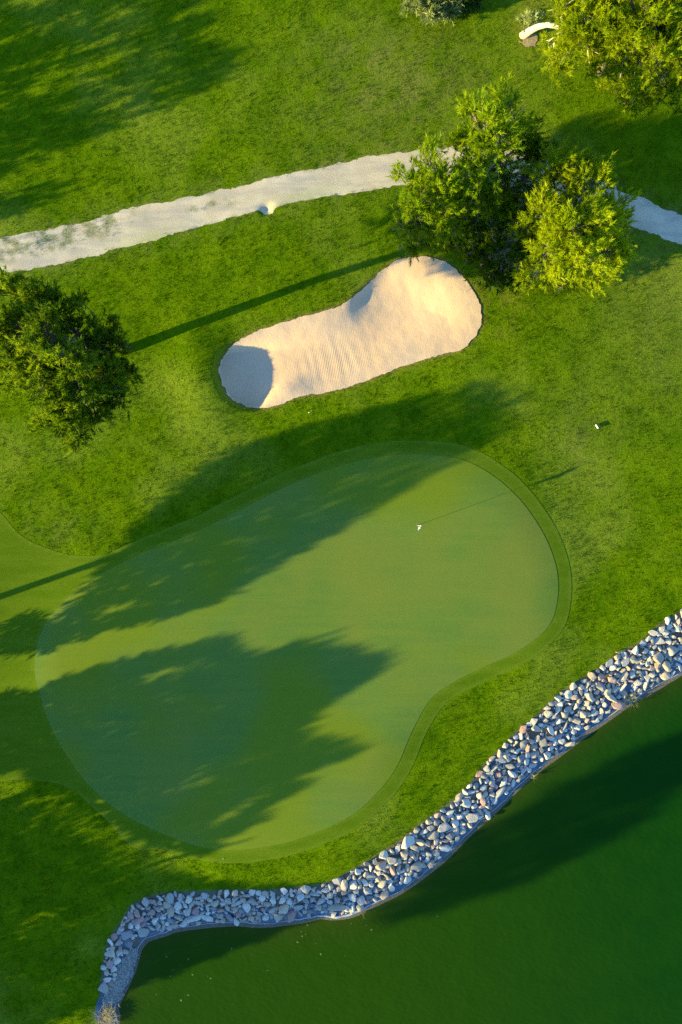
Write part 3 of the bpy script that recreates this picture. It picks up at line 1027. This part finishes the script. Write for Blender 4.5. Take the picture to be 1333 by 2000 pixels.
placed = []
special = [
    (371, 1792, .40, 'pale', (.62, .40, .36), .12, 'long pale slab lying low at the waterline in the bay, biggest of the bay rocks'),
    (298, 1780, .30, 'pink', None, None, 'pinkish rock ringed by pale ones where the bank bends round the bay'),
    (769, 1697, .32, 'pink', None, None, 'reddest rock of the bank, on its straight stretch just past the bulge'),
    (798, 1640, .48, 'pale', (.66, .46, .42), .75, 'big pale block alone at the grass edge of the stone bank'),
    (1192, 1366, .50, 'tan', (.60, .46, .45), -.4, 'large sunlit cream boulder beside the reed tuft at the waterline'),
    (660, 1772, .42, 'tan', (.62, .34, .30), .1, 'long sunlit tan stone beside the white fold of the liner'),
    (975, 1546, .40, 'grey', (.62, .28, .3), .85, 'long narrow grey slab pointing along the waterline of the straight bank'),
    (1300, 1300, .46, 'tan', None, None, 'big cream boulder at the waterline near the end of the bank in view'),
    (334, 1752, .36, 'grey', None, None, 'large grey rock at the grass edge above the bay'),
    (216, 1880, .30, 'pink', None, None, 'round mauve rock at the grass edge low in the bay'),
]
for px, py, r, c, sc, rz, lab in special:
    p = ground_point(px, py)
    p[2] += .16
    put_rock(c, p, r, lab, None, rot=(0.05, .04, rz) if rz is not None else None, scale=sc)
    placed.append((p[0], p[1], r))

lo, hi = np.array([-14.6, -31.5]), np.array([23.0, -3.6])
cand = rng.uniform(lo, hi, (60000, 2))
sdr = sd_poly(cand, ROCKZONE)
cand = cand[sdr < -.10]
# nothing but bare liner low in the bay
tail = W(196, 1945, -.5)
cand = cand[(cand[:, 1] > tail[1] + .1)]
# the waterline strip of liner and silt stays free of stones
sp_ = sd_poly(cand, POND)
stl = sd_poly(cand, BANKTOP)
gap = .30 * sstep(-.25, .35, lump(cand[:, 0], cand[:, 1], 61, 2.2))
bay_tail = gauss(cand[:, 0], cand[:, 1], 235, 1920, 1.5, 2.4, math.radians(-15))
cand = cand[(sp_ > gap + .75 * bay_tail)]
sizes = [(.43, 28), (.35, 90), (.275, 250), (.215, 560), (.16, 1000), (.115, 1300), (.08, 1500)]
arr = np.array(placed)
allr = []
ci = 0
from collections import defaultdict
cell = defaultdict(list)


def near_ok(p, r, f=.63):
    i, j = int(p[0] // 1), int(p[1] // 1)
    for a in (-1, 0, 1):
        for b in (-1, 0, 1):
            for (x, y, q) in cell[(i + a, j + b)]:
                if (p[0] - x) ** 2 + (p[1] - y) ** 2 < ((r + q) * f) ** 2:
                    return False
    return True


for x, y, r in placed:
    cell[(int(x // 1), int(y // 1))].append((x, y, r))
for r, nmax in sizes:
    got = 0
    for p in cand[rng.permutation(len(cand))[:14000]]:
        rr = r * random.uniform(.9, 1.1)
        if near_ok(p, rr):
            cell[(int(p[0] // 1), int(p[1] // 1))].append((p[0], p[1], rr))
            allr.append((rr, p[0], p[1]))
            got += 1
            if got >= nmax:
                break
allr.sort(reverse=True)
A = np.array([(x, y) for r, x, y in allr])
za = height(A)
s_top, s_pond = sd_poly(A, BANKTOP), sd_poly(A, POND)
inview = (np.abs(A[:, 0]) < 20.3) & (A[:, 1] > -30.6)
names = {'grey': 'grey angular rock', 'pale': 'pale whitish rock', 'tan': 'sandy tan rock', 'pink': 'pinkish rock', 'slate': 'dark slate blue rock'}
cols = ['grey'] * 9 + ['pale'] * 7 + ['tan'] * 7 + ['pink'] * 2 + ['slate'] * 4
count = 0
small_V, small_F, small_n, small_ob = [], [], 0, []
for i, (r, x, y) in enumerate(allr):
    c = random.choice(cols)
    z = za[i] + r * random.uniform(.12, .38)
    if count < 290 and inview[i]:
        pxx = x * PPM + 666.5
        stretch = 'round the bay' if pxx < 470 else ('along the bulge of the bank' if pxx < 800 else ('along the straight bank' if pxx < 1090 else 'along the last stretch past the green'))
        fr = -s_top[i] / (-s_top[i] + s_pond[i])
        row = 'at the grass edge' if fr < .33 else ('halfway down' if fr < .66 else 'by the waterline')
        size = 'large ' if r > .36 else ''
        lab = f"{size}{names[c]} {row} {stretch}"
        put_rock(c, (x, y, z), r, lab, f"{size}{names[c]}s {row} {stretch}")
        count += 1
    else:
        small_ob.append((c, x, y, z, r))
# the rest of the stones: one heap of small ones in a single mesh
Vs, Fs, mi, off = [], [], [], 0
ckeys = list(ROCKS)
for c, x, y, z, r in small_ob:
    me = random.choice(ROCKS[c])
    v = np.empty(len(me.vertices) * 3, np.float32)
    me.vertices.foreach_get('co', v)
    v = v.reshape(-1, 3) * r * np.array([random.uniform(.9, 1.25), random.uniform(.85, 1.15), random.uniform(.6, .9)])
    R = np.array(Matrix.Rotation(random.uniform(0, 6.28), 3, 'Z') @ Matrix.Rotation(random.gauss(0, .4), 3, 'X'))
    v = v @ R.T + [x, y, z]
    f = np.array([p.vertices[:] for p in me.polygons])
    Vs.append(v)
    Fs.append(f + off)
    mi.extend([ckeys.index(c)] * len(f))
    off += len(v)
o = mesh_np('small_rocks', np.concatenate(Vs), np.concatenate(Fs))
for c in ckeys:
    o.data.materials.append(M['r_' + c])
o.data.polygons.foreach_set('material_index', np.array(mi, np.int32))
tag(o, 'small broken stones filling the gaps between the rocks of the pond bank', 'small rocks', kind='stuff')


def boulder(px, py, r, color, label, seed, scale):
    p = ground_point(px, py)
    me = rock_mesh(seed, .75, 22)
    me.materials.append(M['r_' + color])
    o = bpy.data.objects.new('boulder', me)
    COL.objects.link(o)
    o.location = (p[0], p[1], p[2] + r * .35)
    o.scale = [r * s for s in scale]
    o.rotation_euler = (.1, -.1, .4)
    tag(o, label, 'boulder')


boulder(836, 22, .26, 'pale', 'round white boulder at the foot of the pale shrub', 902, (1, 1, 1))
for px, py, r in ((604, 806, .045), (609, 803, .035)):
    p = ground_point(px, py)
    put_rock('pale', (p[0], p[1], p[2] + .05), r, 'tiny white stone in the shaded grass between the bunker and the green', 'tiny white stones below the bunker', cat='stone')

# ------------------------------------------------------------------ pond liner with its pale hem
SH = smooth_open(Wl([p for p in SHORE_PX if 1150 < p[1] < 2301], WATER_Z), 14)
tang = np.gradient(SH, axis=0)
tang /= np.linalg.norm(tang, axis=1)[:, None]
land = np.stack([-tang[:, 1], tang[:, 0]], 1)
root = empty('pond_liner', (*SH[len(SH) // 2], WATER_Z))
tag(root, 'dark rubber pond liner, blue from painted sky reflection, showing between the rocks and the green water', 'pond liner')
bz = np.array([*SH[len(SH) // 2], WATER_Z])
rows = []
for k, (d, lift) in enumerate([(-.22, -.07), (-.06, .015), (.04, .06), (.2, .10), (.42, .16), (.7, .24), (1.0, .30)]):
    wob = .06 * lump(SH[:, 0], SH[:, 1], 70 + k, .8) + .10 * lump(SH[:, 0], SH[:, 1], 71, 2.6)
    pp = SH + land * (d + wob * (1 if k < 5 else 0))[:, None]
    zz = height(pp) + .02 if k > 3 else np.full(len(pp), WATER_Z + lift)
    zz = np.maximum(zz, WATER_Z + lift * .6) + .03 * lump(SH[:, 0] * 2, SH[:, 1] * 2, 80 + k, 1.1)
    rows.append(np.column_stack([pp, zz]) - bz)
V = np.concatenate(rows)
n = len(SH)
F = np.array([(r_ * n + i, r_ * n + i + 1, (r_ + 1) * n + i + 1, (r_ + 1) * n + i) for r_ in range(len(rows) - 1) for i in range(n - 1)])
mesh_np('liner_sheet', V, F, M['liner'], root, smooth=True)
tb = Tubes()
e = rows[1]
hem = [e[i] + np.array([0, 0, .015]) for i in range(n)]
bulge = np.exp(-((SH[:, 0] - W(672, 1780, WATER_Z)[0]) / 1.5) ** 2) + .25 * np.exp(-((SH[:, 0] - W(590, 1790)[0]) / .8) ** 2)
rad = .022 + .012 * lump(SH[:, 0], SH[:, 1], 77, 1.7) + .075 * bulge
tb.add(hem, list(rad), 6)
tb.build('hem', M['hem'], root)

# silt and straw low in the bay
sil = Wl([(262, 1845), (272, 1862), (262, 1893), (247, 1925), (236, 1950), (226, 1962), (206, 1962), (205, 1940), (222, 1905), (238, 1870)], WATER_Z)


def sd_silt(P):
    return sd_poly(P, smooth_closed(sil, 4)) + .16 * lump(P[:, 0], P[:, 1], 91, .6) + .12 * lump(P[:, 0], P[:, 1], 92, .22)


xs, ys = np.arange(-14.6, -11, .06), np.arange(-30.4, -25, .06)
X, Y = np.meshgrid(xs, ys)
P = np.stack([X.ravel(), Y.ravel()], 1)
s = sd_silt(P)
id_ = np.arange(len(P)).reshape(len(ys), len(xs))
q = np.stack([id_[:-1, :-1].ravel(), id_[:-1, 1:].ravel(), id_[1:, 1:].ravel(), id_[1:, :-1].ravel()], 1)
q = q[(s[q] < .04).all(1)]
used = np.unique(q)
rm = -np.ones(len(P), int)
rm[used] = np.arange(len(used))
Pu = P[used]
zz = np.maximum(height(Pu) + .05, WATER_Z + .012) + .03 * sstep(.05, -.4, s[used]) + .02 * lump(Pu[:, 0], Pu[:, 1], 93, .3)
o = mesh_np('silt', np.column_stack([Pu, zz]), rm[q], M['silt'], smooth=True)
o['kind'] = 'structure'


def clump(name, px, py, z, n, h, mat, label, spread=.16, lean=.9, cat='plant', kind=None, per=1):
    c = W(px, py, z)
    P = np.column_stack([rng.normal(0, spread, n), rng.normal(0, spread, n), np.zeros(n)])
    m = n
    an = rng.uniform(0, 6.28, m)
    side = np.stack([np.cos(an), np.sin(an), np.zeros(m)], 1)
    ln = rng.normal(0, lean, (m, 2))
    hh = h * rng.uniform(.5, 1.2, m)
    mid = P + np.column_stack([ln * hh[:, None] * .35, hh * .6])
    tip = P + np.column_stack([ln * hh[:, None], hh * .85])
    w = .014
    V = np.stack([P - side * w, P + side * w, mid + side * w * .8, mid - side * w * .8, tip], 1).reshape(-1, 3)
    F = []
    for i in range(m):
        a = 5 * i
        F += [(a, a + 1, a + 2), (a, a + 2, a + 3), (a + 3, a + 2, a + 4)]
    o = mesh_np(name, V, np.array(F), M[mat], attrs=dict(tint=np.repeat(rng.uniform(0, 1, m), 5)), loc=(c[0], c[1], z))
    tag(o, label, cat, kind=kind)
    return o


clump('reed_tuft', 1233, 1363, -.80, 60, .42, 'reed', 'straw coloured reed tuft at the waterline beside the cream boulder', .2)
clump('reed_tuft', 1040, 1516, -.88, 16, .35, 'reed', 'small thin reed tuft at the waterline halfway along the straight bank', .07)
clump('reed_tuft', 708, 1782, -.90, 9, .25, 'reed', 'sparse reed tuft hanging from the liner beside the white fold', .06)
clump('straw_heap', 206, 1985, -.78, 520, .22, 'straw', 'bleached straw heap on the liner at the lowest corner of the bay', .28, 1.6, 'straw', 'stuff')

# floating specks of scum (uncountable)
V, F = [], []
sp_c = [W(330, 1935), W(285, 1985), W(420, 1880), W(520, 1850), W(640, 1830), W(760, 1800), W(300, 1870)]
for i in range(80):
    c = sp_c[random.randrange(7)] + rng.normal(0, 1.5, 2)
    if sd_poly(c[None], POND)[0] > -.3:
        continue
    r = random.choice((.015, .02, .025, .035, .06))
    k = len(V)
    for a in range(6):
        an = a * math.pi / 3 + random.uniform(-.3, .3)
        rr = r * random.uniform(.5, 1.3)
        V.append((c[0] + rr * math.cos(an), c[1] + rr * math.sin(an), WATER_Z + .006))
    for a in range(1, 5):
        F.append((k, k + a, k + a + 1))
o = mesh_np('floating_scum', np.array(V), np.array(F), M['scum'])
tag(o, 'pale specks of scum and leaf litter floating on the pond near the bay', 'scum', kind='stuff')

# ------------------------------------------------------------------ flagstick in the hole
fb = ground_point(816, 1026)
fb[2] += .02
root = empty('flagstick', fb)
tag(root, 'golf flagstick with a limp white flag standing in the hole of the green', 'flagstick')
tb = Tubes()
tb.add([(0, 0, -.12), (0, 0, .7), (0, 0, 1.5), (0, 0, 2.13)], [.011, .011, .009, .008], 8)
tb.build('pole', M['white'], root)
tb = Tubes()
tb.add([(0, 0, 2.12), (0, 0, 2.16)], [.016, .012], 10)
tb.build('finial', M['white'], root)
# the cloth hangs in folds from the pole, 0.46 m deep
nu, nv = 26, 14
V, F = [], []
for v in range(nv):
    fz = v / (nv - 1)
    for u in range(nu):
        fu = u / (nu - 1)
        reach = .34 * fu * (1 - .55 * fz * fu)
        x = -reach * .85 + .012
        y = .055 * math.sin(fu * 9.5 + fz * 1.4) * fu ** .6 - .05 * fu + .02 * math.sin(fz * 5 + fu * 4)
        z = 2.11 - .44 * fz - .22 * fu ** 1.3
        V.append((x, y, z))
for v in range(nv - 1):
    for u in range(nu - 1):
        a = v * nu + u
        F.append((a, a + 1, a + nu + 1, a + nu))
fl = mesh_np('flag', np.array(V), np.array(F), M['flag'], root, smooth=True)
fl.rotation_euler.z = math.radians(50)
sol = fl.modifiers.new('thick', 'SOLIDIFY')
sol.thickness = .012
tb = Tubes()
for rr, z0, z1 in ((.054, -.10, .004),):
    for k in range(24):
        pass
bm = bmesh.new()
ringo = [bm.verts.new((.056 * math.cos(a * math.pi / 12), .056 * math.sin(a * math.pi / 12), .004)) for a in range(24)]
ringi = [bm.verts.new((.050 * math.cos(a * math.pi / 12), .050 * math.sin(a * math.pi / 12), .004)) for a in range(24)]
ringb = [bm.verts.new((.048 * math.cos(a * math.pi / 12), .048 * math.sin(a * math.pi / 12), -.002)) for a in range(24)]
for a in range(24):
    b = (a + 1) % 24
    bm.faces.new((ringo[a], ringo[b], ringi[b], ringi[a]))
    bm.faces.new((ringi[a], ringi[b], ringb[b], ringb[a]))
cup = obj_bm('cup', bm, M['cup'], root)
bm = bmesh.new()
bm.faces.new([bm.verts.new((.049 * math.cos(a * math.pi / 12), .049 * math.sin(a * math.pi / 12), .001)) for a in range(24)])
obj_bm('hole_shade', bm, M['hole'], cup)  # flush dark disc painted in place of the shade down the hole

# white marker board
mp = ground_point(1165, 833.5)
root = empty('marker_board', mp, math.radians(-57))
tag(root, 'small white marker board standing upright in the rough near the green', 'marker')
bm = bmesh.new()
bmesh.ops.create_cube(bm, size=1, matrix=Matrix.Translation((0, 0, .125)) @ Matrix.Diagonal((.27, .055, .13, 1)))
bmesh.ops.bevel(bm, geom=list(bm.edges), offset=.01, segments=2, affect='EDGES')
obj_bm('board', bm, M['white'], root)
for sx in (-.09, .09):
    bm = bmesh.new()
    bmesh.ops.create_cube(bm, size=1, matrix=Matrix.Translation((sx, 0, .02)) @ Matrix.Diagonal((.03, .03, .10, 1)))
    bmesh.ops.bevel(bm, geom=list(bm.edges), offset=.004, segments=1, affect='EDGES')
    obj_bm('leg', bm, M['white'], root)

# golf ball on the collar
gp = ground_point(436.5, 1677)
bm = bmesh.new()
bmesh.ops.create_icosphere(bm, subdivisions=3, radius=.0214)
gb = obj_bm('golf_ball', bm, M['white'], smooth=True, loc=(gp[0], gp[1], gp[2] + .03))
tag(gb, 'white golf ball on the fringe just below the near end of the green', 'golf ball')


def stick(px0, py0, px1, py1, z0, z1, r, label):
    a = np.array([*W(px0, py0, z0), z0])
    b = np.array([*W(px1, py1, z1), z1])
    tb = Tubes()
    m = (a + b) / 2 + [0.02, .015, .01]
    d = b - a
    tb.add([a - a, m - a, b - a], [r, r * .8, r * .45], 6)
    tb.add([(m - a) * 1.0, (m - a) + d * .25 + [0.06, -.03, .04]], [r * .5, r * .2], 5)
    o = tb.build('stick', M['wood'])
    o.location = a
    tag(o, label, 'stick')


g = hz(*W(240, 1800))
stick(238, 1803, 243, 1790, g + .12, g + .30, .04, 'reddish brown stick poking out of the bank where it bends round the bay')
g = hz(*W(711, 1688))
stick(712, 1689, 711, 1682, g + .08, g + .22, .03, 'short pale brown stick at the grass edge on the bulge of the bank')
g = hz(*W(1206, 1275))
stick(1203, 1273, 1211, 1277, g + .10, g + .14, .03, 'short pale brown stick lying at the grass edge of the last stretch of bank')
# dirt patch round the leaning trunk
dp = ground_point(1036, 80)


def sd_dirt(P):
    return np.hypot((P[:, 0] - dp[0]) / 1.3, P[:, 1] - dp[1]) - .36 + .30 * lump(P[:, 0], P[:, 1], 95, .6) + .16 * lump(P[:, 0], P[:, 1], 96, .25)


sheet('dirt', sd_dirt, (dp[0] - 2, dp[0] + 2, dp[1] - 2, dp[1] + 2), .1, .03,
      mat_simple('dirt_patch', (.30, .22, .12), (.46, .36, .22), 7, .95, .6, .04, .1))

# ------------------------------------------------------------------ sky, sun, camera
w = bpy.data.worlds.new('World')
scene.world = w
w.use_nodes = True
nt = w.node_tree
nt.nodes.clear()
sky = nt.nodes.new('ShaderNodeTexSky')
sky.sky_type = 'NISHITA'
sky.sun_disc = False
sky.sun_elevation = ELEV
sky.sun_rotation = math.radians(250)
sky.ozone_density = 5.2
sky.air_density = 1.0
sky.dust_density = 0.0
bg = nt.nodes.new('ShaderNodeBackground')
bg.inputs['Strength'].default_value = .15
wo = nt.nodes.new('ShaderNodeOutputWorld')
nt.links.new(sky.outputs[0], bg.inputs[0])
nt.links.new(bg.outputs[0], wo.inputs[0])

sd = bpy.data.lights.new('sun', 'SUN')
sd.energy = 4.6
sd.angle = math.radians(.5)
sd.color = (1.0, .81, .26)
so = bpy.data.objects.new('sun', sd)
COL.objects.link(so)
so.rotation_euler = Vector(RAY).to_track_quat('-Z', 'Y').to_euler()
so.location = (-30, -10, 30)

cam = bpy.data.cameras.new('camera')
cam.sensor_fit = 'VERTICAL'
cam.sensor_height = 36
cam.lens = 36 * CAM_H / (2000 / PPM)
cam.clip_end = 12000
co = bpy.data.objects.new('camera', cam)
COL.objects.link(co)
co.location = (0, 0, CAM_H)
co.rotation_euler = (0, 0, 0)
scene.camera = co
scene.view_settings.view_transform = 'Standard'
scene.view_settings.look = 'None'
scene.view_settings.exposure = 1.65
scene.view_settings.gamma = 1.0
scene.cycles.max_bounces = 6
scene.cycles.use_denoising = False
